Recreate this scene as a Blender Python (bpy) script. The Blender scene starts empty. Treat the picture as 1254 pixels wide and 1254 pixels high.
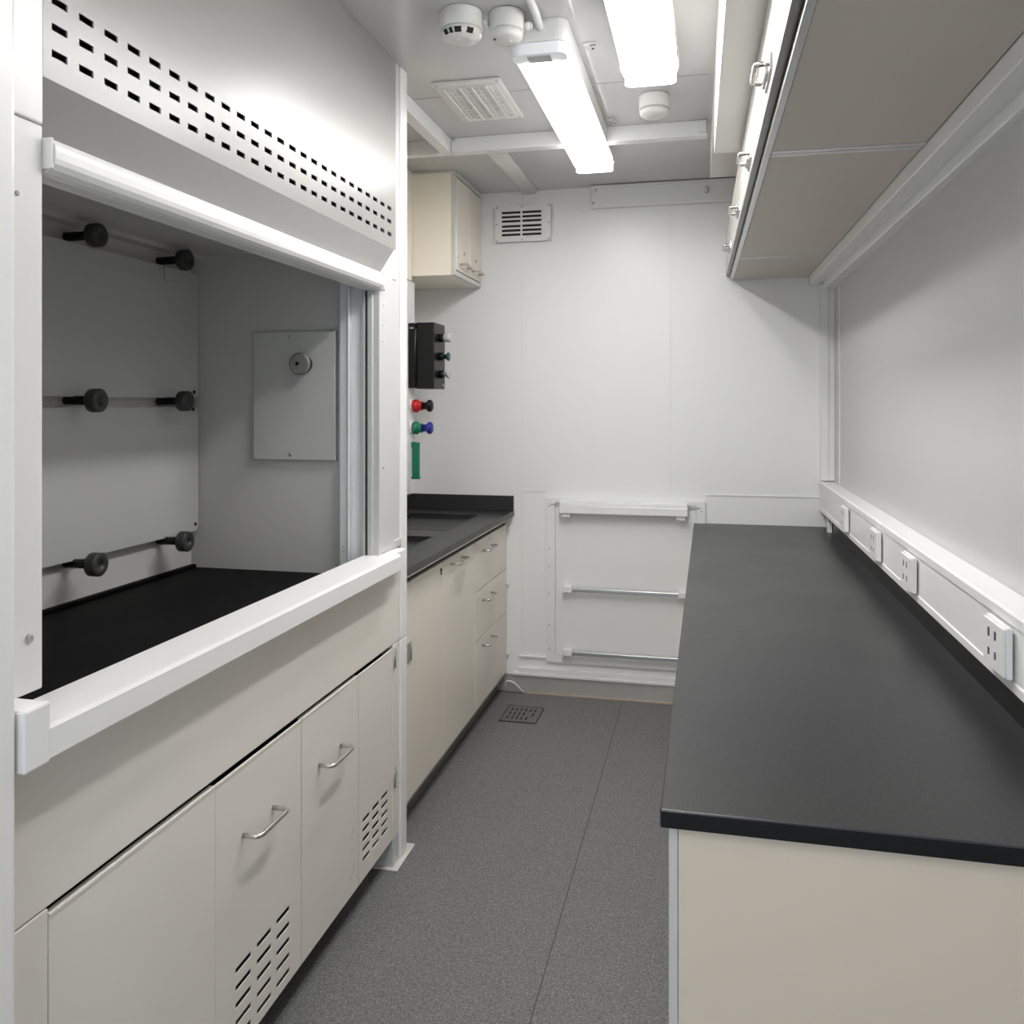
import bpy, bmesh, math, random
from mathutils import Vector, Matrix
random.seed(3)
sc = bpy.context.scene
COL = sc.collection
ROOT = {}          # object name -> world offset of its top-level thing

# ------------------------------------------------------------------ materials
def mat(name, col, rough=.4, metal=0., var=.04, vscale=3., bump=0., bscale=200., spec=.5, emit=None, rvar=.06, coat=0.):
    m = bpy.data.materials.new(name); m.use_nodes = True
    nt = m.node_tree; N = nt.nodes; L = nt.links
    b = N['Principled BSDF']
    tc = N.new('ShaderNodeTexCoord')
    nz = N.new('ShaderNodeTexNoise'); nz.inputs['Scale'].default_value = vscale; nz.inputs['Detail'].default_value = 4
    L.new(tc.outputs['Object'], nz.inputs['Vector'])
    mx = N.new('ShaderNodeMix'); mx.data_type = 'RGBA'
    c0 = tuple(max(0, c*(1-var)) for c in col); c1 = tuple(min(1, c*(1+var)) for c in col)
    mx.inputs['A'].default_value = (*c0, 1); mx.inputs['B'].default_value = (*c1, 1)
    L.new(nz.outputs['Fac'], mx.inputs['Factor'])
    L.new(mx.outputs['Result'], b.inputs['Base Color'])
    mr = N.new('ShaderNodeMapRange'); mr.inputs['To Min'].default_value = max(.02, rough-rvar); mr.inputs['To Max'].default_value = min(1, rough+rvar)
    L.new(nz.outputs['Fac'], mr.inputs['Value']); L.new(mr.outputs['Result'], b.inputs['Roughness'])
    b.inputs['Metallic'].default_value = metal
    b.inputs['Specular IOR Level'].default_value = spec
    b.inputs['Coat Weight'].default_value = coat
    if bump:
        n2 = N.new('ShaderNodeTexNoise'); n2.inputs['Scale'].default_value = bscale; n2.inputs['Detail'].default_value = 2
        L.new(tc.outputs['Object'], n2.inputs['Vector'])
        bp = N.new('ShaderNodeBump'); bp.inputs['Strength'].default_value = bump; bp.inputs['Distance'].default_value = .002
        L.new(n2.outputs['Fac'], bp.inputs['Height']); L.new(bp.outputs['Normal'], b.inputs['Normal'])
    if emit:
        b.inputs['Emission Color'].default_value = (*emit[0], 1); b.inputs['Emission Strength'].default_value = emit[1]
    return m

def speckle(name, base, fleck, rough, thr=.70, scale=260., fine=.25, bump=.15, spec=.5):
    m = mat(name, base, rough, spec=spec)
    nt = m.node_tree; N = nt.nodes; L = nt.links; b = N['Principled BSDF']
    tc = [n for n in N if n.type == 'TEX_COORD'][0]
    old = b.inputs['Base Color'].links[0].from_socket
    vo = N.new('ShaderNodeTexNoise'); vo.inputs['Scale'].default_value = scale; vo.inputs['Detail'].default_value = 1.0
    L.new(tc.outputs['Object'], vo.inputs['Vector'])
    rp = N.new('ShaderNodeMapRange'); rp.inputs['From Min'].default_value = thr; rp.inputs['From Max'].default_value = thr+.08
    L.new(vo.outputs['Fac'], rp.inputs['Value'])
    n3 = N.new('ShaderNodeTexNoise'); n3.inputs['Scale'].default_value = scale*.6; n3.inputs['Detail'].default_value = 3
    L.new(tc.outputs['Object'], n3.inputs['Vector'])
    mm = N.new('ShaderNodeMix'); mm.data_type = 'RGBA'; mm.blend_type = 'MULTIPLY'; mm.inputs['Factor'].default_value = fine
    L.new(old, mm.inputs['A'])
    r3 = N.new('ShaderNodeMapRange'); r3.inputs['From Min'].default_value = .3; r3.inputs['From Max'].default_value = .7
    r3.inputs['To Min'].default_value = 0.2; r3.inputs['To Max'].default_value = 1.6
    L.new(n3.outputs['Fac'], r3.inputs['Value']); L.new(r3.outputs['Result'], mm.inputs['B'])
    mx = N.new('ShaderNodeMix'); mx.data_type = 'RGBA'
    L.new(rp.outputs['Result'], mx.inputs['Factor']); L.new(mm.outputs['Result'], mx.inputs['A'])
    mx.inputs['B'].default_value = (*fleck, 1)
    L.new(mx.outputs['Result'], b.inputs['Base Color'])
    if bump:
        bp = N.new('ShaderNodeBump'); bp.inputs['Strength'].default_value = bump; bp.inputs['Distance'].default_value = .001
        L.new(n3.outputs['Fac'], bp.inputs['Height']); L.new(bp.outputs['Normal'], b.inputs['Normal'])
    return m

M = {}
M['wall'] = mat('white_wall_panel', (.82, .82, .81), .34, var=.005, vscale=1, rvar=.02)
M['wallr'] = mat('wall_panel_shaded', (.53, .53, .523), .36, var=.005, vscale=1, rvar=.02)  # darker copy of the white wall panel, dimmer light put into its colour
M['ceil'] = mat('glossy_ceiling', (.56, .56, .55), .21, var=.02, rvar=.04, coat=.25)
M['trim'] = mat('white_trim', (.80, .80, .79), .32, var=.003, vscale=1, rvar=.01)
M['hood'] = mat('hood_steel_paint', (.29, .286, .277), .30, var=.006, vscale=2, rvar=.02)
M['hoodw'] = mat('hood_white_frame', (.83, .83, .825), .30, var=.003, vscale=1, rvar=.01)
M['liner'] = mat('hood_liner', (.56, .555, .535), .45, var=.03)
M['plate'] = mat('service_plate_grey', (.50, .505, .49), .35, var=.03)
M['cream'] = mat('cream_cabinet', (.70, .62, .51), .34, var=.01, vscale=2)
M['greige'] = mat('greige_cabinet_door', (.76, .72, .64), .33, var=.02, vscale=2)
M['under'] = mat('under_hood_door', (.76, .735, .68), .36, var=.02, vscale=2)
M['creamhi'] = mat('cream_cabinet_lit', (.88, .82, .71), .34, var=.008)  # same cream as the other cabinets, lightened for the brighter-lit corner
M['ltalu'] = mat('satin_pale_profile', (.62, .615, .59), .35, .1, var=.02)
M['duct'] = mat('bulkhead_paint', (.74, .73, .695), .32, var=.006, vscale=1)
M['hoodmid'] = mat('hood_frame_toned_down', (.56, .56, .555), .3, var=.004, vscale=1, rvar=.01)  # darker copy of the frame white, colour offsets the lamps close by
M['lampclear'] = mat('clear_lit_end', (.85, .87, .9), .15, emit=((.94, .97, 1.0), .06))
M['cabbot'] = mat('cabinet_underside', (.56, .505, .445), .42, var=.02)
M['cabfront'] = mat('cabinet_front_laminate', (.60, .585, .545), .25, var=.02)
M['alu'] = mat('aluminium', (.62, .63, .63), .3, 1.0, var=.04)
M['aluw'] = mat('anodised_track', (.74, .76, .765), .34, .1, var=.03)
M['dalu'] = mat('dark_aluminium', (.34, .34, .33), .4, .6, var=.05)
M['steel'] = mat('brushed_steel', (.62, .60, .57), .28, 1.0, var=.06, vscale=20)
M['base'] = mat('steel_skirting', (.60, .575, .54), .34, .55, var=.08)
M['toe'] = mat('dark_toe_kick', (.19, .182, .168), .4, .2, var=.1)
M['floor'] = speckle('speckled_vinyl_floor', (.150, .151, .152), (.46, .46, .46), .50, thr=.64, scale=260, fine=.5, bump=.25, spec=.4)
M['top'] = speckle('black_resin_worktop', (.031, .031, .033), (.12, .12, .125), .36, thr=.66, scale=560, fine=.3, bump=.06, spec=.38)
M['hoodtop'] = mat('black_hood_worksurface', (.006, .006, .0065), .45, var=.1, spec=.02)
M['black'] = mat('black_plastic', (.006, .006, .0065), .32, var=.1, spec=.3)
M['pknob'] = mat('plate_knob_grey', (.20, .20, .195), .4, var=.2, vscale=60)
M['knob'] = mat('dark_knob_plastic', (.035, .036, .037), .45, var=.1)
M['dark'] = mat('dark_void', (.012, .012, .012), .7)
M['plastic'] = mat('white_plastic', (.79, .79, .775), .32, var=.004, rvar=.01)
M['detector'] = mat('detector_plastic', (.76, .76, .735), .35, var=.03)
M['greyp'] = mat('grey_plastic', (.46, .47, .48), .35, var=.04)
M['red'] = mat('red_plastic', (.50, .012, .012), .3, var=.06)
M['green'] = mat('green_plastic', (.004, .17, .085), .3, var=.06)
M['blue'] = mat('blue_plastic', (.02, .022, .26), .3, var=.06)
M['teal'] = mat('dark_teal_plastic', (.015, .07, .075), .3, var=.06)
M['ltgrey'] = mat('light_grey_plastic', (.55, .56, .57), .3, var=.05)
M['seam'] = mat('seam_grey', (.45, .45, .44), .5)
M['seamd'] = mat('seam_dark', (.05, .05, .05), .6)
M['bronze'] = mat('copper_sealant_line', (.42, .33, .27), .45, var=.1)
M['drain'] = mat('dark_drain_metal', (.12, .12, .118), .45, .1, var=.1)
M['lamp'] = mat('lit_diffuser', (.9, .9, .9), .3, emit=((1.0, .985, .965), 24.0))
M['lampnear'] = mat('lit_diffuser_strong', (.9, .9, .9), .3, emit=((1.0, .985, .965), 37.0))
M['lampside'] = mat('lit_diffuser_side', (.9, .9, .9), .3, emit=((1.0, .985, .965), 6.0))
M['lampend'] = mat('lit_diffuser_end', (.85, .86, .88), .2, emit=((.96, .98, 1.0), 4.5))
M['lampcap'] = mat('luminaire_housing', (.74, .745, .74), .32, var=.02)

# ------------------------------------------------------------------ mesh builder
class MB:
    def __init__(s): s.bm = bmesh.new(); s.mi = 0
    def _tag(s, f0):
        s.bm.faces.ensure_lookup_table()
        for f in s.bm.faces[f0:]: f.material_index = s.mi
    def box(s, x0, x1, y0, y1, z0, z1, bev=0., seg=2):
        f0 = len(s.bm.faces)
        t = bmesh.new()
        r = bmesh.ops.create_cube(t, size=1)
        for v in t.verts:
            v.co = Vector(((x0+x1)/2+v.co.x*(x1-x0), (y0+y1)/2+v.co.y*(y1-y0), (z0+z1)/2+v.co.z*(z1-z0)))
        if bev: bmesh.ops.bevel(t, geom=list(t.edges), offset=min(bev, .45*min(x1-x0, y1-y0, z1-z0)), segments=seg, affect='EDGES', profile=.5)
        s.merge(t); return s
    def merge(s, t, mtx=None):
        mp = {}
        for v in t.verts: mp[v] = s.bm.verts.new(mtx @ v.co if mtx else v.co)
        for f in t.faces:
            try:
                g = s.bm.faces.new([mp[v] for v in f.verts]); g.material_index = s.mi; g.smooth = f.smooth
            except ValueError: pass
        t.free()
    def lathe(s, p, axis, prof, seg=24, cap=True, smooth=True):
        a = Vector(axis).normalized(); u = a.orthogonal().normalized(); w = a.cross(u); p = Vector(p)
        rings = []
        for r, h in prof:
            rings.append([s.bm.verts.new(p+a*h+(u*math.cos(2*math.pi*i/seg)+w*math.sin(2*math.pi*i/seg))*r) for i in range(seg)])
        for k in range(len(rings)-1):
            for i in range(seg):
                f = s.bm.faces.new((rings[k][i], rings[k][(i+1) % seg], rings[k+1][(i+1) % seg], rings[k+1][i])); f.material_index = s.mi; f.smooth = smooth
        if cap:
            for rg in (rings[0], rings[-1]):
                f = s.bm.faces.new(rg); f.material_index = s.mi
        return s
    def cyl(s, p, axis, r, h, seg=20): 
        b = min(.08*r, .2*h); return s.lathe(p, axis, [(r-b, 0), (r, b), (r, h-b), (r-b, h)], seg)
    def tube(s, pts, r, seg=12, flat=1.0):
        pts = [Vector(p) for p in pts]; rings = []; pu = None
        for i, p in enumerate(pts):
            d = (pts[min(i+1, len(pts)-1)]-pts[max(i-1, 0)]).normalized()
            u = d.orthogonal().normalized() if pu is None else (pu-d*pu.dot(d)).normalized()
            pu = u; w = d.cross(u)
            rings.append([s.bm.verts.new(p+(u*math.cos(2*math.pi*k/seg)+w*math.sin(2*math.pi*k/seg))*r) for k in range(seg)])
        for a, b in zip(rings, rings[1:]):
            for i in range(seg):
                f = s.bm.faces.new((a[i], a[(i+1) % seg], b[(i+1) % seg], b[i])); f.smooth = True; f.material_index = s.mi
        for rg in (rings[0], rings[-1]):
            f = s.bm.faces.new(rg); f.material_index = s.mi
        return s
    def prism(s, prof, fn, smooth=False):
        """closed 2D profile swept between fn(p,0) and fn(p,1)"""
        a = [s.bm.verts.new(fn(p, 0)) for p in prof]; b = [s.bm.verts.new(fn(p, 1)) for p in prof]
        n = len(prof)
        for i in range(n):
            f = s.bm.faces.new((a[i], a[(i+1) % n], b[(i+1) % n], b[i])); f.material_index = s.mi; f.smooth = smooth
        f = s.bm.faces.new(a); f.material_index = s.mi
        f = s.bm.faces.new(b); f.material_index = s.mi
        return s
    def plate(s, us, vs, holes, fn, w0, w1):
        """plate in u,v with rectangular holes (u0,u1,v0,v1); fn(u,v,w)->xyz"""
        U = sorted(set([us[0], us[1]]+[h[0] for h in holes]+[h[1] for h in holes]))
        V = sorted(set([vs[0], vs[1]]+[h[2] for h in holes]+[h[3] for h in holes]))
        nu, nv = len(U)-1, len(V)-1
        def solid(i, j):
            if i < 0 or j < 0 or i >= nu or j >= nv: return False
            cu, cv = (U[i]+U[i+1])/2, (V[j]+V[j+1])/2
            return not any(h[0] < cu < h[1] and h[2] < cv < h[3] for h in holes)
        S = [[solid(i, j) for j in range(nv)] for i in range(nu)]
        ok = lambda i, j: 0 <= i < nu and 0 <= j < nv and S[i][j]
        vc = {}
        def v(i, j, k):
            if (i, j, k) not in vc: vc[i, j, k] = s.bm.verts.new(fn(U[i], V[j], (w0, w1)[k]))
            return vc[i, j, k]
        def F(*q):
            f = s.bm.faces.new(q); f.material_index = s.mi
        for i in range(nu):
            for j in range(nv):
                if not S[i][j]: continue
                for k in (0, 1): F(v(i, j, k), v(i+1, j, k), v(i+1, j+1, k), v(i, j+1, k))
                if not ok(i-1, j): F(v(i, j, 0), v(i, j+1, 0), v(i, j+1, 1), v(i, j, 1))
                if not ok(i+1, j): F(v(i+1, j, 0), v(i+1, j+1, 0), v(i+1, j+1, 1), v(i+1, j, 1))
                if not ok(i, j-1): F(v(i, j, 0), v(i+1, j, 0), v(i+1, j, 1), v(i, j, 1))
                if not ok(i, j+1): F(v(i, j+1, 0), v(i+1, j+1, 0), v(i+1, j+1, 1), v(i, j+1, 1))
        return s

def link(name, mb, m, parent=None, local=False):
    bm = mb.bm
    bmesh.ops.recalc_face_normals(bm, faces=bm.faces)
    off = Vector((0, 0, 0))
    if parent is not None and not local: off = ROOT[parent.name]
    if parent is None:
        xs = [v.co for v in bm.verts]
        lo = Vector([min(c[i] for c in xs) for i in range(3)]); hi = Vector([max(c[i] for c in xs) for i in range(3)])
        off = Vector(((lo.x+hi.x)/2, (lo.y+hi.y)/2, lo.z))
    for v in bm.verts: v.co -= off
    me = bpy.data.meshes.new(name); bm.to_mesh(me); bm.free()
    for mm in (m if isinstance(m, (list, tuple)) else [m]): me.materials.append(M[mm] if isinstance(mm, str) else mm)
    o = bpy.data.objects.new(name, me); COL.objects.link(o)
    ROOT[o.name] = off
    if parent is not None: o.parent = parent
    else: o.location = off
    return o

def tag(o, label, cat, group=None, kind=None):
    o['label'] = label; o['category'] = cat
    if group: o['group'] = group
    if kind: o['kind'] = kind
    return o
def thing(name, label, cat, loc, group=None, rz=0., kind=None):
    o = bpy.data.objects.new(name, None); COL.objects.link(o); o.empty_display_size = .1
    o.location = loc; o.rotation_euler = (0, 0, rz); ROOT[o.name] = Vector(loc)
    return tag(o, label, cat, group, kind)
def struct(name, mb, m, label, cat): return tag(link(name, mb, m), label, cat, kind='structure')
def B(*a, **k): return MB().box(*a, **k)

def fillet(pts, r, n=5):
    pts = [Vector(p) for p in pts]; out = [pts[0]]
    for a, b, c in zip(pts, pts[1:], pts[2:]):
        d1 = (a-b).normalized(); d2 = (c-b).normalized()
        p1 = b+d1*r; p2 = b+d2*r
        for i in range(n+1):
            t = i/n; out.append(p1*(1-t)**2+b*2*t*(1-t)+p2*t*t)
    out.append(pts[-1]); return out
def dhandle(p, along, out, length, height, r=.006):
    p = Vector(p); a = Vector(along); o = Vector(out)
    q = fillet([p-a*length/2, p-a*length/2+o*height, p+a*length/2+o*height, p+a*length/2], min(.02, height*.45))
    return MB().tube(q, r, 12)
def dhandle_y(p, sx, length, height, r=.006): return dhandle(p, (0, 1, 0), (sx, 0, 0), length, height, r)

def screw(parent, p, axis, r=.004, m='steel', local=False):
    return link('screw', MB().lathe(p, axis, [(r, 0), (r, r*.35), (r*.55, r*.6), (r*.2, r*.35)], 12), m, parent, local)

H = 1.49; YB = 4.32; ZC = 2.6; XR = .585; XL = -1.55; YF = -1.6
# ================================================================== SETTING
struct('floor', B(-1.8, .75, YF, 4.45, -.05, 0), 'floor', 'dark grey speckled vinyl floor of the narrow aisle', 'floor')
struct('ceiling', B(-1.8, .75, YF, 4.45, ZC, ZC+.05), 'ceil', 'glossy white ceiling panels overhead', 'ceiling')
struct('wall_back', B(-1.8, .75, YB, YB+.08, 0, ZC), 'wall', 'white panelled wall at the far end of the aisle', 'wall')
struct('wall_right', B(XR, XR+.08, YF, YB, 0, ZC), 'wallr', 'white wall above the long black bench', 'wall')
struct('wall_left', B(-1.80, -1.75, YF, YB, 0, ZC), 'wall', 'white wall behind the fume hood', 'wall')
struct('wall_left_lining', B(-1.748, XL, 2.74, YB, 0, ZC), 'wall', 'white wall lining behind the sink counter', 'wall')
# near left partition beside the hood
struct('wall_near_left', B(-1.745, -.935, YF, 1.0, 0, ZC-.001, bev=.012, seg=3), 'hoodw', 'white partition at the left frame edge, nearest the camera', 'wall')
# floor welds
struct('trim_1', B(-.4195, -.4165, .2, 4.31, 0, .0006), 'seamd', 'fine welded seam running along the vinyl floor', 'floor seam')
# wall panel joints
struct('trim_2', B(-.941, -.935, YB-.003, YB, .10, ZC), 'trim', 'left vertical panel joint of the back wall', 'wall joint')
struct('trim_3', B(-.191, -.183, YB-.004, YB, .13, 2.485), 'trim', 'right vertical panel joint of the back wall', 'wall joint')
struct('trim_4', B(-.01, .52, YB-.004, YB, 1.043, 1.049), 'trim', 'horizontal panel joint above the right bench end', 'wall joint')
struct('trim_5', B(-.935, -.81, YB-.003, YB, 1.043, 1.047), 'trim', 'short horizontal panel joint left of the wall hatch', 'wall joint')
# skirting on the back wall
mb = B(-1.06, -.075, YB-.014, YB, .003, .092); mb.mi = 1; mb.box(-.93, -.075, YB-.022, YB, 0, .007); mb.mi = 0
mb.box(-.25, -.247, YB-.0145, YB, .006, .092)
struct('baseboard_back', mb, ['base', 'bronze'], 'brushed metal skirting along the foot of the back wall', 'baseboard')
mb = B(-.985, -.075, YB-.028, YB, .093, .108, bev=.003); mb.box(-.955, -.075, YB-.02, YB, .108, .133, bev=.003)
struct('trim_6', mb, 'trim', 'white ledge above the metal skirting of the back wall', 'wall trim')
mb = B(-.955, -.81, YB-.012, YB, .185, .192); 
struct('trim_7', mb, 'trim', 'short white strip left of the hatch foot', 'wall trim')
# top rail of the back wall
mb = B(-.578, .30, YB-.035, YB, 2.486, 2.592, bev=.004); mb.box(-.54, .30, YB-.04, YB, 2.50, 2.506); mb.box(-.578, .3, YB-.045, YB, 2.586, 2.596)
o = struct('trim_8', mb, 'trim', 'white cable cover box along the top of the back wall', 'wall trim')
for p in [(-.565, 2.51), (-.55, 2.575)]: screw(o, (p[0], YB-.036, p[1]), (0, -1, 0), .007, 'greyp')
link('bracket', B(-.02, .0, YB-.055, YB-.03, 2.53, 2.56, bev=.004), 'steel', o)
# corner post far right
struct('trim_9', B(.522, .559, YB-.05, YB, 1.13, 2.068, bev=.003).box(.558, XR, YB-.046, YB, 1.13, 2.068, bev=.002), 'trim', 'white vertical post in the far right corner', 'corner post')
struct('trim_10', B(XR-.004, XR, 4.10, 4.112, 1.13, 2.06), 'trim', 'vertical joint on the right wall near the corner', 'wall joint')
# ceiling beam and side trims
mb = B(-1.042, -.002, 3.39, 3.44, 2.538, ZC, bev=.003)
mb.box(-1.55, -1.042, 3.40, 3.44, 2.542, ZC)
o = struct('trim_11', mb, 'trim', 'white cross beam under the ceiling beyond the lights', 'ceiling beam')
link('bracket', B(-.035, -.006, 3.375, 3.39, 2.548, 2.592, bev=.003), 'lampcap', o)
screw(o, (-1.03, 3.389, 2.592), (0, -1, 0), .005, 'greyp')
struct('trim_12', B(-1.09, -1.044, 2.75, 3.40, 2.54, ZC, bev=.003), 'trim', 'white channel meeting the left end of the ceiling beam', 'ceiling trim')
# rounded cable cover from beam to wall
mb = MB()
prof = [(math.cos(t)*.045, -math.sin(t)*.022) for t in [math.pi*i/10 for i in range(11)]]
mb.prism(prof, lambda p, k: (-.90+p[0]+.0*k, 3.44+k*.87, ZC+p[1]), smooth=True)
struct('trim_13', mb, 'duct', 'pale rounded cable cover on the ceiling above the wall vent', 'ceiling trim')
struct('trim_14', B(-1.5, 0, 2.93, 2.933, ZC-.0015, ZC), 'seam', 'fine ceiling panel joint beside the light', 'ceiling joint')

# ================================================================== FUME HOOD
XH = -.985
hd = thing('fume_hood', 'large white fume hood with open sash on the left', 'fume hood', (-1.3, 1.88, .72))
fyz = lambda u, v, w: (w, u, v)
# slotted fascia
holes = []
for i in range(25):
    y0 = 1.118+i*(2.527-1.118)/24
    for z0 in (2.027, 2.068, 2.109): holes.append((y0, y0+.033, z0, z0+.0115))
mb = MB(); mb.plate((1.10, 2.6), (1.99, 2.599), holes, fyz, XH-.003, XH)
link('vent_fascia', mb, 'hood', hd)
# lip below: folded back
mb = MB()
lp = [(XH, 1.99), (XH-.003, 1.99), (-1.028, 1.903), (-1.028, 1.896), (-1.022, 1.896)]
mb.prism(lp, lambda p, k: (p[0], 1.10 if k == 0 else (2.585 if p[1] > 1.95 else 2.535), p[1]))
mb.prism([(-1.021, 1.896), (-1.06, 1.896), (-1.06, 1.900), (-1.021, 1.900)], lambda p, k: (p[0], 1.10+k*1.43, p[1]))
link('fascia_lip', mb, 'hood', hd)
# corner infill beside the lip
mb = MB()
a = [(XH, 2.585, 1.99), (-1.022, 2.535, 1.896), (XH, 2.60, 1.896), (XH, 2.60, 1.99)]
vs = [mb.bm.verts.new(p) for p in a]; mb.bm.faces.new(vs[:3]); mb.bm.faces.new((vs[0], vs[2], vs[3]))
back = [mb.bm.verts.new((-1.05, p[1], p[2])) for p in a]
mb.bm.faces.new(back[:3]); mb.bm.faces.new((back[0], back[2], back[3]))
for i in range(4): mb.bm.faces.new((vs[i], vs[(i+1) % 4], back[(i+1) % 4], back[i]))
link('corner_gusset', mb, 'hoodw', hd)
# panel added behind the sash slot to stop light leaking through the vents
link('head_light_stop', B(-1.075, -1.062, 1.10, 2.6, 1.90, 2.0), 'liner', hd)
# posts
mb = B(-1.10, XH, 1.006, 1.10, 1.06, 1.914, bev=.003); mb.box(-1.10, XH+.001, 1.006, 1.10, 1.916, 2.599, bev=.003)
o = link('left_post', mb, 'hoodw', hd)
screw(o, (XH, 1.073, 1.143), (1, 0, 0), .007, 'greyp'); screw(o, (XH, 1.05, 1.80), (1, 0, 0), .004, 'greyp')
mb = B(-1.028, XH, 2.472, 2.632, 1.03, 1.892, bev=.002); mb.box(-1.05, XH, 2.60, 2.632, 1.89, 2.599, bev=.002)
mb.box(-1.0, XH+.006, 2.58, 2.64, 1.03, 1.055, bev=.002)
o = link('right_post', mb, 'hoodmid', hd)
link('corner_trim', B(-1.05, XH+.006, 2.6325, 2.692, .7225, 2.599, bev=.004), 'trim', hd)
for z, r in ((1.80, .004), (1.738, .004), (1.69, .005), (1.296, .006)): screw(o, (XH, 2.492, z), (1, 0, 0), r, 'greyp' if z < 1.4 else 'lampcap')
# sash jamb pieces on the right reveal
mb = B(-1.022, -1.004, 2.450, 2.474, 1.02, 1.89, bev=.003); mb.box(-1.006, -.984, 2.458, 2.474, 1.02, 1.89, bev=.003)
link('sash_jamb', mb, 'hoodmid', hd)
link('sash_seal', B(-1.028, -1.0225, 2.452, 2.474, 1.0, 1.89), 'knob', hd)
link('glass_channel', B(-1.040, -1.029, 2.450, 2.474, .99, 1.90, bev=.002), 'plate', hd)
mb = B(-1.075, -1.041, 2.462, 2.474, .97, 1.92)
link('track_web', mb, 'aluw', hd)
mb = B(-1.110, -1.0755, 2.442, 2.474, .965, 1.95, bev=.003); mb.box(-1.081, -1.0755, 2.436, 2.45, .965, 1.95, bev=.002)
o = link('sash_track', mb, 'aluw', hd)
for p in ((-1.095, 1.055), (-1.095, 1.04), (-1.107, 1.01)): screw(o, (p[0], 2.44, p[1]), (0, -1, 0), .003, 'greyp')
# sash with rounded handle rail
mb = MB()
pr = [(-.972, 1.898), (-.968, 1.893), (-.971, 1.872), (-.962, 1.861), (-.948, 1.856), (-.945, 1.850), (-.95, 1.844), (-.965, 1.840), (-1.0, 1.838), (-1.018, 1.842), (-1.02, 1.898)]
pr2 = [(-.972, 1.898), (-.9665, 1.897), (-.961, 1.893), (-.957, 1.886), (-.955, 1.878), (-.955, 1.866), (-.957, 1.858), (-.963, 1.850), (-.972, 1.845), (-.985, 1.8425), (-1.018, 1.842), (-1.02, 1.898)]
mb.prism(pr2, lambda p, k: (p[0]-.012, 1.1065+k*1.3505, p[1]), smooth=False)
o = link('sash_rail', mb, 'hoodw', hd)
link('rail_end_cap', B(-1.025, -.970, 1.1005, 1.106, 1.849, 1.897, bev=.002), 'hoodw', o)
link('rail_end_cap', B(-1.025, -.964, 2.4575, 2.466, 1.841, 1.899, bev=.007, seg=3), 'hoodw', o)
# sill
mb = MB()
sp = [(-.932, .975), (-.930, .978), (-.930, 1.020), (-.934, 1.026), (-.940, 1.027), (-1.034, 1.027), (-1.034, .975)]
mb.prism(sp, lambda p, k: (p[0], 1.052+k*1.45, p[1]))
mb.box(-1.034, -.928, 1.004, 1.052, .972, 1.062, bev=.004)
mb.box(-1.034, -.950, 2.502, 2.60, .972, 1.028, bev=.003)
link('sill', mb, 'hoodw', hd)
# apron under the sill
link('apron_panel', B(XH-.02, XH, 1.004, 2.632, .722, .974, bev=.002), 'under', hd)
# chamber
XBk = -1.645; YS = 2.474
link('chamber_back', B(-1.66, XBk, 1.0, YS+.01, .95, 1.985), 'liner', hd)
mb = B(XBk, -1.05, YS, YS+.012, .95, 1.985)
link('chamber_side', mb, 'liner', hd)
link('chamber_side', B(XBk, -1.04, 1.0, 1.04, .95, 1.985), 'liner', hd)
mb = B(XBk, -1.075, 1.04, YS, 1.975, 1.985); mb.box(-1.36, -1.33, 1.04, YS, 1.955, 1.976); mb.box(-1.645, -1.60, 1.04, YS, 1.962, 1.976)
link('chamber_ceiling', mb, 'liner', hd)
link('work_surface', B(-1.644, -1.036, 1.04, YS, .935, .962, bev=.003), 'hoodtop', hd)
link('work_surface_rim', B(-1.644, -1.625, 1.04, YS-.001, .962, .972, bev=.003), 'hoodtop', hd)
# head enclosure
mb = B(-1.645, -1.635, 1.1, 2.69, 1.987, 2.599); mb.box(-1.63, -1.05, 2.675, 2.69, .96, 2.599); mb.box(-1.63, -1.0, 1.006, 1.015, 1.99, 2.599)
link('head_casing', mb, 'hood', hd)
# baffles
def baffle(z0, z1, marks):
    mb = MB(); r = .018
    ys, ye = 1.06, 2.478
    prof = [(ys, z0), (ye-r, z0), (ye-r*.3, z0+r*.3), (ye, z0+r), (ye, z1-r), (ye-r*.3, z1-r*.3), (ye-r, z1), (ys, z1)]
    mb.prism(prof, lambda p, k: (-1.622+.006*k, p[0]-.008, p[1]))
    o = link('baffle', mb, 'plate', hd)
    for y, z in marks: screw(o, (-1.616, y, z), (1, 0, 0), .006, 'black')
    return o
o = baffle(1.512, 1.915, [(2.445, 1.532)])
link('hook_plate', B(-1.616, -1.606, 2.285, 2.345, 1.872, 1.912, bev=.003), 'plate', o)
baffle(1.083, 1.484, [(2.44, 1.476), (2.452, 1.105)])
for yk in (1.915, 2.300):
    for zk in (1.932, 1.502, 1.075):
        k = link('clamp_knob', MB().lathe((-1.568, yk, zk), (1, 0, 0), [(.026, 0), (.031, .004), (.031, .028), (.028, .031), (.009, .031), (.008, .026)], 28), 'knob', hd)
        link('stem', MB().cyl((-1.645, yk, zk), (1, 0, 0), .012, .078), 'black', k)
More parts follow.
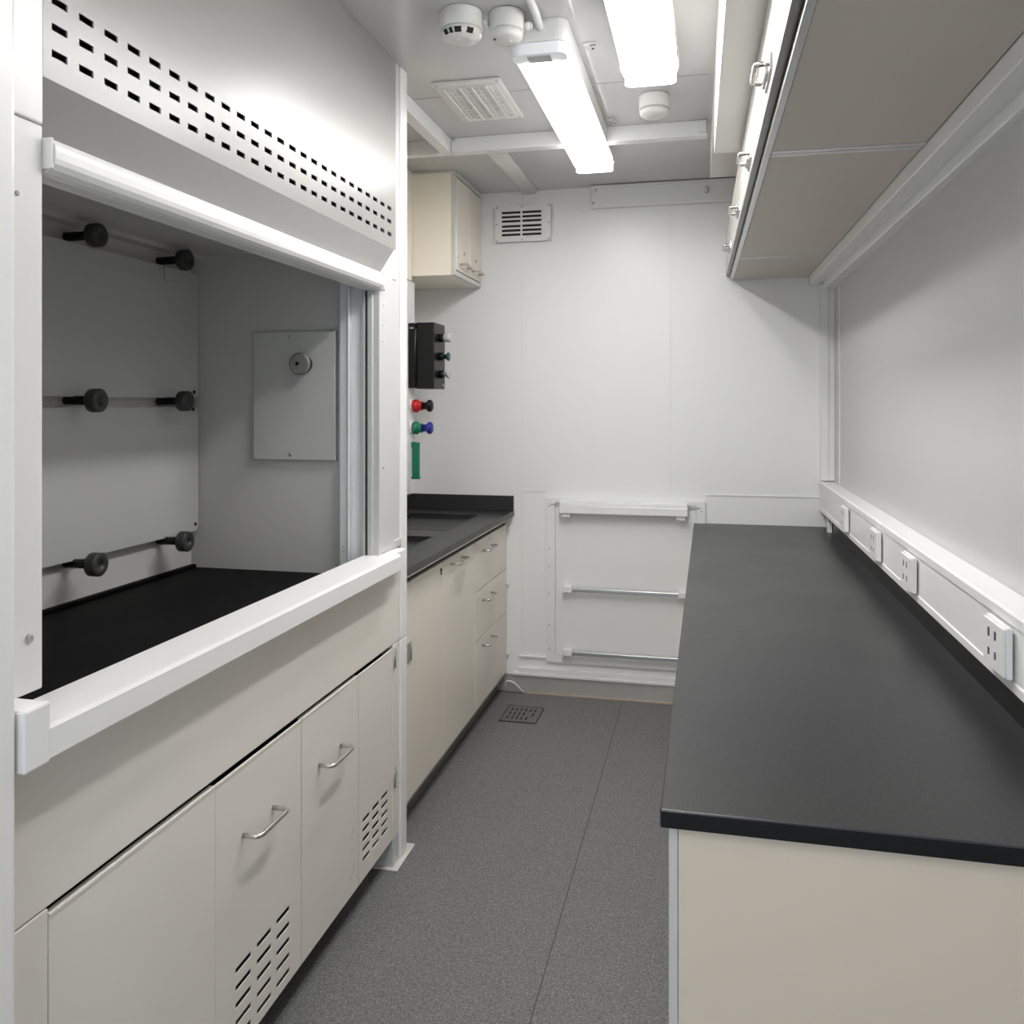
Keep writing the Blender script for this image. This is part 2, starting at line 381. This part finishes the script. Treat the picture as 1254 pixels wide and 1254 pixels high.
# service plate on the chamber side
px = MB().box(-1.411, -1.128, YS-.022, YS-.0005, 1.316, 1.722, bev=.004)
o = link('service_plate', px, 'plate', hd)
for x, z in ((-1.28, 1.705), (-1.28, 1.335)): screw(o, (x, YS-.022, z), (0, -1, 0), .006)
k = link('plate_knob', MB().lathe((-1.232, YS-.022, 1.618), (0, -1, 0), [(.022, 0), (.026, .004), (.026, .02), (.033, .024), (.034, .036), (.03, .04)], 24), 'pknob', o)
link('knob_ring', MB().lathe((-1.232, YS-.022, 1.618), (0, -1, 0), [(.0275, .002), (.0275, .018), (.02, .018)], 24), 'black', k)
link('knob_centre', MB().cyl((-1.236, YS-.0625, 1.618), (0, -1, 0), .006, .003), 'black', k)

# ================================================================== UNDER-HOOD CABINET
uc = thing('under_hood_cabinet', 'greige steel cabinet with vented doors below the fume hood', 'cabinet', (-1.3, 1.85, 0))
mb = B(-1.6, XH-.06, 1.004, 2.632, .11, .72); link('carcass', mb, 'dark', uc)  # near-black colour stands in for the shade behind the vent slots
link('toe_kick', B(-1.25, -1.2, 1.004, 2.60, 0.0, .11), 'dark', uc)
link('stile', B(XH-.03, XH, 1.004, 1.1105, .0, .7195, bev=.002), 'under', uc)
mb = B(XH-.03, XH, 2.575, 2.632, .095, .7195, bev=.002); link('stile', mb, 'under', uc)
link('gap_shadow_strip', B(XH-.03, XH-.016, 1.11, 2.575, .7105, .7195), 'dark', uc)
def uvent(y0, y1, z0, z1, cols):
    h = []; w = (y1-y0); cw = w/cols
    for c in range(cols):
        for r in range(5):
            zz = z0+(z1-z0)*r/4.0
            h.append((y0+c*cw, y0+c*cw+cw*.72, zz, zz+.0125))
    return h
def udoor(y0, y1, vents, z1=.7085):
    mb = MB()
    mb.plate((y0, y1), (.096, z1), vents, fyz, XH-.0045, XH-.002)
    if not vents: mb.box(XH-.014, XH-.005, y0+.001, y1-.001, .098, z1-.001)
    mb.box(XH-.002, XH-.0005, y0+.001, y1-.001, z1-.006, z1-.001)
    return link('door', mb, 'under', uc)
udoor(1.114, 1.5675, [])
d = udoor(1.569, 1.946, uvent(1.645, 1.912, .118, .268, 3))
link('handle', dhandle_y((XH-.002, 1.740, .553), 1, .132, .040, .0055), 'steel', d)
d = udoor(1.9495, 2.3015, [])
link('handle', dhandle_y((XH-.002, 2.113, .552), 1, .132, .040, .0055), 'steel', d)
# scuffs on that door
mb = MB()
for (y, z, l, a) in [(2.262, .275, .028, .9), (2.25, .262, .012, .5), (2.27, .175, .022, 1.4), (2.262, .16, .022, .2), (2.243, .15, .02, .5), (2.255, .225, .012, 1.2)]:
    ca, sa = math.cos(a)*l/2, math.sin(a)*l/2; w = .0038
    q = [(-ca-w*sa, -sa+w*ca), (ca-w*sa*.4, sa+w*ca*.4), (ca+w*sa*.4, sa-w*ca*.4), (-ca+w*sa, -sa-w*ca)]
    mb = MB(); mb.prism(q, lambda p, k: (XH-.002+.0004*k, y+p[0], z+p[1])); link('scuff_mark', mb, 'seamd', d)
d = udoor(2.3045, 2.5735, uvent(2.334, 2.555, .148, .262, 3))
for z in (.675, .29):
    link('hinge', MB().cyl((XH+.003, 2.583, z-.03), (0, 0, 1), .005, .06).box(XH-.001, XH+.002, 2.579, 2.600, z-.03, z+.03), 'alu', d)

# hood support leg beside the cabinet
lg = thing('hood_support_leg', 'white steel support post with flared floor plate at the hood corner', 'support post', (-1.01, 2.65, 0))
link('post', B(-1.05, XH+.005, 2.633, 2.692, .005, .7215, bev=.004), 'hoodw', lg)
link('foot', B(-1.05, XH-.001, 2.578, 2.632, .005, .094, bev=.002), 'hoodmid', lg)
mb = MB(); 
for (x0, x1, y0, y1, z) in ((-1.07, -.966, 2.562, 2.735, .004),):
    mb.box(x0, x1, y0, y1, 0, .005, bev=.002)
link('floor_plate', mb, 'ltalu', lg)

# ================================================================== SINK COUNTER (left, far)
wt = thing('sink_worktop', 'black worktop with recessed sinks in the far left corner', 'worktop', (-1.27, 3.53, .915))
fxy = lambda u, v, w: (u, v, w)
mb = MB(); mb.plate((-1.545, -.983), (2.70, YB-.001), [(-1.47, -1.12, 3.57, 4.10), (-1.47, -1.12, 2.95, 3.38)], fxy, .915, .94)
link('slab', mb, 'top', wt)
mb = MB()
for (y0, y1, dep) in ((3.57, 4.10, .004), (2.95, 3.38, .006)):
    mb.box(-1.48, -1.11, y0-.01, y1+.01, .915-dep, .924-dep)
    mb.box(-1.48, -1.47, y0-.01, y1+.01, .905-dep, .915); mb.box(-1.12, -1.11, y0-.01, y1+.01, .905-dep, .915)
    mb.box(-1.47, -1.12, y0-.01, y0, .905-dep, .915); mb.box(-1.47, -1.12, y1, y1+.01, .905-dep, .915)
link('sink_recess', mb, 'top', wt)
mb = MB()
for (y0, y1) in ((3.57, 4.10), (2.95, 3.38)): mb.plate((-1.476, -1.114), (y0-.006, y1+.006), [(-1.469, -1.121, y0+.001, y1-.001)], fxy, .9402, .9412)
link('sink_rim', mb, 'black', wt)
link('upstand', B(-1.545, -.984, YB-.018, YB-.001, .9405, 1.018, bev=.001), 'top', wt)
link('upstand', B(-1.5495, -1.532, 2.745, YB-.0185, .9405, 1.018, bev=.001), 'top', wt)

XC = -1.02
cb = thing('sink_base_cabinet', 'greige base cabinet with two doors and three drawers under the sink', 'cabinet', (-1.27, 3.5, 0))
link('carcass', B(-1.54, XC-.02, 2.745, 4.316, .10, .860), 'greige', cb)
link('front_rail', B(-1.09, XC-.02, 2.745, 4.316, .861, .914), 'greige', cb)
link('top_rail', B(XC-.019, XC-.004, 2.745, 4.30, .884, .9145), 'greige', cb)
link('gap_strip', B(XC-.019, XC-.012, 2.745, 4.30, .872, .884), 'dark', cb)
link('end_stile', B(XC-.02, XC-.002, 4.299, 4.316, .10, .914, bev=.002), 'greige', cb)
for z in (.83, .55, .19): link('wall_bracket', B(XC-.006, XC+.012, 4.30, 4.319, z, z+.016, bev=.003), 'lampcap', cb)
link('toe_kick', B(-1.10, -1.07, 2.745, 4.30, .0, .10), 'toe', cb)
link('metal_edge', B(XC-.02, XC-.001, 2.745, 4.30, .0985, .1035), 'alu', cb)
def cdoor(y0, y1, z0, z1): return link('door', B(XC-.019, XC, y0, y1, z0, z1, bev=.0025), 'greige', cb)
d = cdoor(2.745, 3.2165, .106, .871)
link('lock', MB().cyl((XC, 3.185, .845), (1, 0, 0), .006, .004).box(XC, XC+.004, 3.183, 3.187, .825, .84), 'dark', d)
link('hinge', MB().box(XC-.001, XC+.006, 2.80, 2.826, .595, .66, bev=.002).cyl((XC+.004, 2.828, .595), (0, 0, 1), .005, .066), 'alu', d)
d = cdoor(3.2175, 3.688, .106, .871)
link('handle', dhandle_y((XC, 3.40, .842), 1, .16, .036, .0055), 'steel', d)
for i, (z0, z1, zh) in enumerate(((.644, .871, .815), (.420, .640, .585), (.106, .416, .375))):
    d = link('drawer', B(XC-.019, XC, 3.692, 4.297, z0, z1, bev=.0025), 'greige', cb)
    link('handle', dhandle_y((XC, 3.90, zh), 1, .16, .036, .0055), 'steel', d)
    if i != 1: link('lock', MB().cyl((XC, 3.96, zh+(.035 if i == 0 else -.13)), (1, 0, 0), .006, .003), 'steel', d)
tag(link('pipe', MB().tube(fillet([(-1.03, 4.297, .012), (-1.02, 4.285, .065), (-.98, 4.288, .06), (-.925, 4.288, .008)], .02), .004), 'plastic'), 'thin white hose looped at the foot of the drawers', 'hose')

# floor drain
dr = thing('floor_drain', 'square dark slotted drain set in the floor by the cabinets', 'drain', (-.872, 4.0, 0))
hs = []
for i in range(6):
    x0 = -.935+i*.0225
    for j in range(3):
        if (i+j) % 3 == 2 and i > 3: continue
        hs.append((x0, x0+.009, 3.925+j*.055, 3.925+j*.055+.04))
mb = MB(); mb.plate((-.957, -.788), (3.90, 4.10), hs, fxy, .0012, .004); link('grate', mb, 'drain', dr)
link('pan', B(-.955, -.79, 3.902, 4.098, .0003, .0013), 'dark', dr)
mb = MB(); mb.plate((-.962, -.783), (3.895, 4.105), [(-.958, -.787, 3.899, 4.101)], fxy, .0003, .005); link('frame', mb, 'seamd', dr)

# service column and its cream top box
sv = thing('service_column', 'white service riser panel behind the hood end above the sink', 'wall panel', (-1.46, 3.3, 1.15))
link('cover', B(-1.549, -1.378, 2.72, 3.893, 1.15, 2.078, bev=.002), 'wall', sv)
tag(link('filler_box', B(-1.549, -1.376, 2.72, 3.847, 2.082, ZC-.001, bev=.001), 'creamhi'), 'narrow cream filler panel between the hood and small cabinet', 'filler panel')

# upper left cabinet
ul = thing('wall_cabinet', 'small cream wall cabinet in the far left corner under the ceiling', 'cabinet', (-1.35, 4.08, 2.105))
XW = -1.16
link('body', B(-1.548, XW-.022, 3.850, YB-.001, 2.105, ZC-.012), 'creamhi', ul)
link('cornice', B(-1.548, XW-.018, 3.846, YB-.001, ZC-.012, ZC-.001), 'ltalu', ul)
mb = B(XW-.022, XW-.002, 3.849, 3.862, 2.105, ZC-.001, bev=.001); mb.box(XW-.022, XW-.002, 3.862, YB-.001, ZC-.022, ZC-.001); mb.box(XW-.022, XW-.002, 3.862, YB-.001, 2.105, 2.125)
link('edge_profile', mb, 'ltalu', ul)
def udr(y0, y1, hy):
    d = link('door', B(XW-.019, XW, y0, y1, 2.132, ZC-.03, bev=.002), 'cabfront', ul); d.data.materials[0] = M['creamgloss']
    link('handle', dhandle_y((XW, hy, 2.165), 1, .12, .034, .006), 'steel', d)
    link('lock', MB().cyl((XW, hy+.01, 2.225), (1, 0, 0), .007, .008), 'steel', d)
    link('door_catch', B(XW, XW+.004, y0+.012, y0+.026, 2.19, 2.205, bev=.001), 'steel', d)
M['creamgloss'] = mat('gloss_cream_door', (.80, .74, .645), .2, var=.015)
udr(3.866, 4.09, 3.985); udr(4.093, 4.314, 4.20)

# control box
bx = thing('control_box', 'black push button box on the service column', 'control box', (-1.32, 3.9, 1.567))
link('enclosure', B(-1.345, -1.255, 3.815, 3.988, 1.567, 1.88, bev=.005), 'black', bx)
mb = B(-1.378, -1.345, 3.80, 3.89, 1.57, 1.877, bev=.004); mb.cyl((-1.35, 3.812, 1.60), (0, 0, 1), .012, .25)
link('mounting_plate', mb, 'black', bx)
link('label_strip', B(-1.37, -1.352, 3.7985, 3.801, 1.85, 1.856), 'greyp', bx)
for z, c, st in ((1.812, 'ltgrey', 0), (1.722, 'teal', 1), (1.637, 'greyp', 1)):
    k = link('push_button', MB().lathe((-1.236, 3.905, z), (1, 0, 0), ([(.014, 0), (.019, .003), (.019, .014), (.021, .018), (.021, .034), (.017, .038)] if st == 0 else [(.011, 0), (.012, .014), (.021, .022), (.021, .026), (.016, .03)]), 20), c, bx)
    link('collar', MB().cyl((-1.255, 3.905, z), (1, 0, 0), .020, .020), 'black', k)
screw(bx, (-1.255, 3.955, 1.585), (1, 0, 0), .008)

# service taps
for (z, c1, c2, lab) in ((1.486, 'red', 'black', 'red and black service valve knob below the black control box'), (1.381, 'green', 'blue', 'green and blue service valve knob above the green handle')):
    t = thing('service_valve', lab, 'valve', (-1.378, 3.85, z), 'service valve knobs')
    link('base', MB().lathe((-1.3775, 3.85, z), (1, 0, 0), [(.033, 0), (.033, .006), (.03, .008)], 24), 'plastic', t)
    link('collar', MB().lathe((-1.369, 3.85, z), (1, 0, 0), [(.029, 0), (.031, .003), (.031, .022), (.026, .026), (.022, .027), (.022, .045)], 24), c1, t)
    link('knob', MB().lathe((-1.324, 3.85, z), (1, 0, 0), [(.018, 0), (.017, .022), (.027, .028), (.029, .034), (.028, .044), (.022, .049), (.01, .051)], 24), c2, t)
gh = thing('wall_nozzle', 'green vertical pull handle below the two service valves', 'handle', (-1.36, 3.85, 1.14))
link('bar', B(-1.374, -1.338, 3.843, 3.857, 1.142, 1.312, bev=.004), 'green', gh)
link('end_piece', B(-1.378, -1.336, 3.839, 3.861, 1.137, 1.15, bev=.004), 'green', gh)
link('mount', B(-1.378, -1.355, 3.842, 3.858, 1.285, 1.314, bev=.003), 'green', gh)

# ================================================================== BACK WALL THINGS
# vent
vt = thing('wall_vent', 'small white louvred vent high on the back wall', 'vent', (-.935, YB, 2.336))
hs = []
for i in range(6):
    z0 = 2.367+i*.0222+ (.004 if i > 2 else 0)
    hs += [(-1.046, -.946, z0, z0+.0125), (-.937, -.836, z0, z0+.0125)]
fxz = lambda u, v, w: (u, w, v)
mb = MB(); mb.plate((-1.083, -.786), (2.336, 2.526), hs, fxz, YB-.018, YB-.0125); link('louvre_plate', mb, 'plastic', vt)
link('duct_opening', B(-1.082, -.787, YB-.0122, YB-.0005, 2.337, 2.525), 'dark', vt)
for x in (-1.072, -.937, -.797):
    for z in (2.346, 2.43, 2.516):
        if abs(x+.937) < .01 and z == 2.43: continue
        screw(vt, (x, YB-.018, z), (0, -1, 0), .005, 'greyp')
# hatch with hold-back rails
ht = thing('wall_hatch', 'white hatch panel with three horizontal rails on the back wall', 'hatch', (-.42, YB, .17))
mb = MB(); mb.plate((-.81, -.012), (.17, 1.012), [(-.765, -.055, .21, .99)], fxz, YB-.016, YB-.0005)
o = link('frame', mb, 'trim', ht)
for z in (.24, .36, .52, .66, .75, .97): screw(o, (-.795, YB-.016, z), (0, -1, 0), .004, 'seam')
screw(o, (-.03, YB-.016, .965), (0, -1, 0), .004, 'greyp')
link('panel', B(-.764, -.056, YB-.010, YB-.0005, .211, .989, bev=.002), 'trim', ht)
mb = B(-.734, -.096, YB-.075, YB-.045, .942, .984, bev=.004); mb.box(-.734, -.096, YB-.06, YB-.012, .984, 1.003, bev=.003)
tb = link('top_bar', mb, 'trim', ht)
for x in (-.70, -.13): link('bar_clip', B(x-.022, x+.022, YB-.066, YB-.012, .922, .943, bev=.003), 'lampcap', tb)
link('pivot_slot', B(-.79, -.734, YB-.02, YB-.015, .978, .984), 'seam', ht)
link('pivot_slot', B(-.094, -.035, YB-.02, YB-.015, .978, .984), 'seam', ht)
for z in (.553, .232):
    r = link('rail', MB().box(-.70, -.105, YB-.052, YB-.034, z-.010, z+.010, bev=.004), 'alu', ht)
    for x in (-.695, -.118): link('rail_bracket', B(x-.024, x+.024, YB-.056, YB-.012, z-.016, z+.018, bev=.004), 'trim', r)

# ================================================================== RIGHT BENCH
bt = thing('bench_worktop', 'long black speckled worktop along the right wall', 'worktop', (.25, 2.8, .877))
link('slab', B(-.068, XR-.001, 1.248, YB-.001, .878, .905, bev=.003), 'top', bt)
link('upstand', B(.556, XR-.001, 1.25, YB-.001, .9055, .986), 'black', bt)
link('front_edge', B(-.066, XR-.002, 1.2465, 1.2485, .8795, .9035, bev=.0005), 'black', bt)
link('end_support', B(.535, .553, 4.12, 4.16, .9055, .986), 'trim', bt)
bc = thing('bench_base_cabinet', 'cream cabinet under the near end of the black bench', 'cabinet', (.26, 2.8, 0))
link('end_panel', B(-.042, XR-.002, 1.262, 1.28, .002, .876, bev=.0015), 'cream', bc)
link('edge_profile', B(-.056, -.0425, 1.263, 1.29, .002, .872, bev=.002), 'ltalu', bc)
link('carcass', B(-.035, XR-.002, 1.281, YB-.03, .10, .874), 'cream', bc)
link('toe_kick', B(.02, .05, 1.281, YB-.03, 0, .10), 'toe', bc)
for i in range(5):
    y0 = 1.292+i*.598
    link('door', B(-.055, -.036, y0, y0+.594, .106, .868, bev=.0025), 'cream', bc)

# trunking
tk = thing('cable_trunking', 'white power trunking running along the right wall above the bench', 'trunking', (.55, 2.8, .985))
mb = MB()
tp = [(.520, .987), (.520, 1.003), (.523, 1.005), (.523, 1.101), (.520, 1.103), (.520, 1.121), (.524, 1.126), (XR-.001, 1.126), (XR-.001, .987)]
mb.prism(tp, lambda p, k: (p[0], .9+k*3.40, p[1]))
link('trunk_body', mb, 'trim', tk)
outs = [(1.70, 'nearest to the camera on the trunking'), (2.40, 'second from the near end of the trunking'), (2.855, 'third from the near end of the trunking'), (3.475, 'at the far end of the trunking')]
for i, (y, wd) in enumerate(outs):
    t = thing('wall_outlet', 'white power outlet ' + wd, 'outlet', (.51, y, 1.055), 'power outlets on the trunking')
    hl = .058
    link('backplate', B(.508, .519, y-hl, y+hl, 1.008, 1.100, bev=.003), 'plastic', t)
    hs = []
    for (yy, w) in ((y+.024, .007), (y-.012, .007)):
        hs += [(yy-w, yy+w, 1.062, 1.082), (yy-w*.9, yy+w*.9, 1.028, 1.045)]
    mb = MB(); mb.plate((y-hl+.004, y+hl-.004), (1.012, 1.096), hs, fyz, .503, .5078); link('face_plate', mb, 'plastic', t)
    mb = MB()
    for h in hs: mb.box(.5034, .5079, (h[0]+h[1])/2-.0042, (h[0]+h[1])/2+.0042, h[2]+.004, h[3]-.001)
    link('socket_slot', mb, 'knob', t)

# ================================================================== RIGHT WALL CABINETS (run turned a hair off the wall)
TH = .0139; ORG = Vector((.106, 4.308, 2.107))
def rroot(name, label, cat, ly, lz=0, group=None, kind=None):
    w = ORG + Matrix.Rotation(TH, 3, 'Z') @ Vector((0, -ly, 0)) + Vector((0, 0, lz))
    return thing(name, label, cat, w, group, TH, kind), ly
def rcab(label, l0, l1, doors, hands, top=.225):
    """l0..l1 distance from the far end; doors list of (a,b)"""
    r, base = rroot('wall_cabinet', label, 'cabinet', (l0+l1)/2, 0, 'overhead cabinets on the right wall')
    T = lambda l: base-l      # local y
    L = lambda n, mb, m, p: link(n, mb, m, p, True)
    L('body', B(.004, .365, T(l1)+.001, T(l0)-.001, .004, top), 'cream', r)
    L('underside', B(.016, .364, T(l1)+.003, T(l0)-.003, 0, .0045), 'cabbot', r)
    L('edge_profile', B(-.001, .015, T(l1)+.001, T(l0)-.001, -.003, .012, bev=.002), 'alu', r)
    L('edge_profile', B(.016, .364, T(l0)-.024, T(l0)-.002, -.003, .003), 'alu', r)
    if l1 < 2.2: L('edge_profile', B(.016, .364, T(l1)+.002, T(l1)+(.022 if l1 > 1 else .006), -.003, .003), 'alu', r)
    for (a, b), h in zip(doors, hands):
        d = L('door', B(-.020, .0, T(b)+.0015, T(a)-.0015, .022, top-.004, bev=.002), 'cabfront', r)
        hy = T(h)
        hh = L('handle', dhandle((-.022, hy, .055), (0, 1, 0), (-1, 0, 0), .105, .028, .0055), 'steel', d)
        L('latch', MB().box(-.025, -.0195, hy-.068, hy+.068, .038, .073, bev=.002).box(-.031, -.0245, hy-.03, hy+.06, .043, .069, bev=.003), 'alu', hh)
        L('edge_strip', B(-.0195, -.006, T(b)+.002, T(a)-.002, .014, .0215), 'dalu', d)
    return r
rcab('overhead cream cabinet nearest the camera above the bench', 2.13, 3.03, [(2.13, 2.58), (2.58, 3.03)], [2.51, 2.96])
rcab('longest middle overhead cream cabinet above the bench', .605, 2.13, [(.605, 1.37), (1.37, 2.13)], [1.27, 1.90])
rcab('short overhead cream cabinet against the back wall at right', .0, .605, [(.0, .605)], [.56])
# shelf rail behind cabinets
rr, base = rroot('trim_15', 'white stepped rail between overhead cabinets and right wall', 'wall trim', 1.6, 0, kind='structure')
mb = MB()
rp = [(.366, 0.0), (.366, -.038), (.369, -.041), (.405, -.041), (.407, -.034), (.425, -.034), (.427, -.060), (.430, -.064), (.48, -.064), (.48, 0.0)]
rp = [(a, b) for a, b in rp]
mb.prism(rp, lambda p, k: (p[0]-(.0 if k else (.0)), base-3.35+3.35*k, p[1]))
link('rail_profile', mb, 'trim', rr, True)
# bulkhead duct
rr, base = rroot('trim_16', 'white ceiling bulkhead duct above the overhead cabinets', 'ceiling duct', 2.7, 0, kind='structure')
T = lambda l: base-l
mb = B(-.105, .36, T(4.6), T(1.37), .227, ZC-2.107-.001, bev=.002)
link('duct_casing', mb, 'duct', rr, True)
link('duct_tail', B(-.105, .36, T(1.37)+.001, T(.55), .36, ZC-2.107-.001, bev=.002), 'duct', rr, True)

# ================================================================== CEILING THINGS
def luminaire(label, xc, y0, y1, lamp='lamp'):
    t = thing('ceiling_light', label, 'ceiling light', (xc, (y0+y1)/2, 2.515), 'vapour-tight batten lights on the ceiling')
    def rr(hw, z0, z1, r, n=4):
        pts = []
        for cx, cz, a0 in ((hw-r, z0+r, -math.pi/2), ):
            pass
        out = [(-hw, z1)]
        for i in range(n+1):
            a = math.pi+ (math.pi/2)*i/n; out.append((-hw+r+r*math.cos(a), z0+r+r*math.sin(a)))
        for i in range(n+1):
            a = 1.5*math.pi+(math.pi/2)*i/n; out.append((hw-r+r*math.cos(a), z0+r+r*math.sin(a)))
        out.append((hw, z1)); return out
    # housing: rounded plan block
    def plan(hw, ya, yb, r, n=5):
        o = []
        for cx, cy, a0 in ((hw-r, ya+r, -90), (hw-r, yb-r, 0), (-hw+r, yb-r, 90), (-hw+r, ya+r, 180)):
            for i in range(n+1):
                a = math.radians(a0+90*i/n); o.append((xc+cx+r*math.cos(a), cy+r*math.sin(a)))
        return o
    mb = MB(); mb.prism(plan(.085, y0, y1, .035), lambda p, k: (p[0], p[1], 2.536+k*.063))
    link('housing', mb, 'lampcap', t)
    dfo = MB().prism(rr(.084, 2.498, 2.5355, .034, 6), lambda p, k: (xc+p[0], y0+.075+k*(y1-y0-.135), p[1]), smooth=True)
    dfo.bm.normal_update()
    for f in dfo.bm.faces:
        c = f.calc_center_median(); f.material_index = 0 if abs(c.x-xc) < .05 and c.z < 2.515 else 1
    link('diffuser', dfo, [lamp, 'lampside'], t)
    for ya, yb, em in ((y0+.006, y0+.074, 'lampclear'), (y1-.059, y1-.006, 'lampend')):
        mb = MB(); mb.prism(plan(.080, ya, yb, .026), lambda p, k: (p[0], p[1], 2.502+k*.0335))
        link('diffuser_end', mb, em, t)
    link('gear_plate', B(xc-.034, xc+.034, y0+.018, y0+.062, 2.499, 2.5015), 'seam', t)
    for s in (-1, 1):
        for yy in (y0+.14, y1-.09): link('clip', B(xc+s*.085-.004, xc+s*.085+.004, yy-.02, yy+.02, 2.525, 2.555, bev=.002), 'lampcap', t)
    return t
luminaire('lit batten light with cable pipe at its near end', -.478, 2.40, 3.70)
luminaire('lit batten light cut by the top of the photo', -.176, 1.42, 2.735, 'lampnear')
luminaire('added lit batten light behind the camera, out of view, brightening the near surfaces', -.478, -1.0, .3)  # unseen lamp added to light the near surfaces
tag(link('conduit', MB().tube(fillet([(-.47, 1.2, ZC-.013), (-.47, 2.34, ZC-.013), (-.47, 2.412, 2.572)], .03), .0115, 14), 'lampcap'), 'grey conduit pipe running along the ceiling into the light', 'pipe')

def detector(label, x, y, r, h, kind, group='round ceiling detectors'):
    t = thing('smoke_detector', label, 'detector', (x, y, ZC-h), group)
    body = MB().lathe((x, y, ZC-.001), (0, 0, -1), [(r*.97, 0), (r, .004), (r, h*.62), (r*.985, h*.66)], 32); link('base', body, 'detector', t)
    hd_ = link('sensor_head', MB().lathe((x, y, ZC-.001-h*.66), (0, 0, -1), [(r*.985, 0), (r*.93, h*.2), (r*.80, h*.30), (r*.5, h*.32), (r*.45, h*.34)], 32), 'detector', t)
    zb = ZC-.001-h*.66
    if kind == 0:
        for a, w in ((-125, .007), (-106, .005), (-84, .0095), (-48, .0095)):
            a = math.radians(a); mb = MB()
            c = Vector((x+math.cos(a)*r*.90, y+math.sin(a)*r*.90, zb-h*.235)); tt = Vector((-math.sin(a), math.cos(a), 0)); rd = Vector((math.cos(a), math.sin(a), 0))
            q = []
            for sx, sy in ((-1, -1), (1, -1), (1, 1), (-1, 1)):
                q.append(c+tt*w*sx+rd*(.004*sy)-Vector((0, 0, 1))*(-.005*sy))
            vs = [mb.bm.verts.new(p) for p in q]; v2 = [mb.bm.verts.new(p+rd*(-.004)+Vector((0, 0, .012))) for p in q]
            mb.bm.faces.new(vs); mb.bm.faces.new(v2)
            for i in range(4): mb.bm.faces.new((vs[i], vs[(i+1) % 4], v2[(i+1) % 4], v2[i]))
            link('sensor_slot', mb, 'dark', hd_)
        link('indicator', MB().cyl((x-.006, y-.01, zb-h*.33), (0, 0, -1), .006, .004), 'lampcap', hd_)
    elif kind == 1:
        for dx, dy in ((-.03, -.018), (.004, -.004)): link('indicator', MB().cyl((x+dx, y+dy, zb-h*.30), (0, 0, -1), .004, .003), 'seamd', hd_)
        link('lens', MB().lathe((x+.012, y-.002, zb-h*.31), (0, 0, -1), [(.008, 0), (.006, .005), (.002, .007)], 12), 'plastic', hd_)
    else:
        link('ring', MB().lathe((x, y, zb+.002), (0, 0, -1), [(r*1.0, 0), (r*1.0, .006), (r*.9, .008)], 32), 'greyp', hd_)
        for dx in (-.032, .032): link('indicator', MB().cyl((x+dx, y-.018, zb-h*.26), (0, 0, -1), .006, .003), 'blue', hd_)
    return t
d = detector('white round ceiling detector with dark slots, leftmost of the pair', -.680, 2.315, .061, .078, 0)
mb = MB().tube([(-.620, 2.33, ZC-.03), (-.605, 2.33, ZC-.03)], .010); link('cable_gland', mb, 'detector', d)
d = detector('white round ceiling detector beside the conduit pipe', -.556, 2.345, .049, .080, 1)
link('cable_gland', MB().tube([(-.508, 2.36, ZC-.035), (-.492, 2.362, ZC-.035)], .012).cyl((-.492, 2.362, ZC-.035), (1, 0, 0), .009, .006), 'detector', d)
detector('white round ceiling detector beyond the right-hand light', -.188, 3.09, .054, .076, 2)

# ceiling vent plate
cv = thing('ceiling_vent', 'square white grille plate screwed to the ceiling left of the light', 'vent', (-.80, 2.99, ZC-.012))
link('plate', B(-.928, -.687, 2.79, 3.185, ZC-.010, ZC-.0005, bev=.003), 'detector', cv)
hs = []
for i in range(9):
    for j in range(9):
        x0 = -.90+i*.021; y0 = 2.835+j*.035
        hs.append((x0, x0+.013, y0, y0+.024))
mb = MB(); mb.plate((-.905, -.708), (2.828, 3.152), hs, fxy, ZC-.013, ZC-.0102); link('mesh_grille', mb, 'detector', cv)
mb = MB()
for x in (-.895, -.838, -.795, -.745): mb.box(x-.003, x+.003, 2.82, 3.16, ZC-.019, ZC-.0131, bev=.001)
link('rib', mb, 'detector', cv)
for x in (-.916, -.699):
    for y in (2.803, 3.172): screw(cv, (x, y, ZC-.010), (0, 0, -1), .004, 'greyp')
# small hooks on the ceiling
for (x, y, lab) in ((-.352, 2.60, 'small white hook on the ceiling beside the left light'), (-.36, 3.30, 'small white clip beside the far part of the left light')):
    t = thing('ceiling_hook', lab, 'hook', (x, y, ZC-.02), 'small ceiling hooks')
    link('plate', B(x-.022, x+.02, y-.012, y+.012, ZC-.005, ZC-.0005, bev=.001), 'lampcap', t)
    link('loop', MB().lathe((x+.008, y, ZC-.005), (0, 0, -1), [(.009, 0), (.009, .010), (.005, .012), (.004, .006)], 14), 'steel', t)

# ================================================================== LIGHT, CAMERA
w = bpy.data.worlds.new('daylight'); sc.world = w; w.use_nodes = True
bg = w.node_tree.nodes['Background']; bg.inputs['Color'].default_value = (.80, .89, 1.0, 1); bg.inputs['Strength'].default_value = 1.25

cam = bpy.data.cameras.new('camera'); co = bpy.data.objects.new('camera', cam); COL.objects.link(co)
cam.sensor_width = 36; cam.lens = 36*1042/1254; cam.shift_y = -131/1254; cam.clip_start = .02
co.location = (0, 0, H); co.rotation_euler = (math.pi/2, 0, math.atan2(240, 1042))
sc.camera = co
vs = sc.view_settings
sc.display_settings.display_device = 'sRGB'
vs.view_transform = 'Standard'; vs.look = 'None'; vs.gamma = 1; vs.exposure = 0.48; vs.use_curve_mapping = False
sc.cycles.use_denoising = True
sc.cycles.max_bounces = 10; sc.cycles.diffuse_bounces = 6
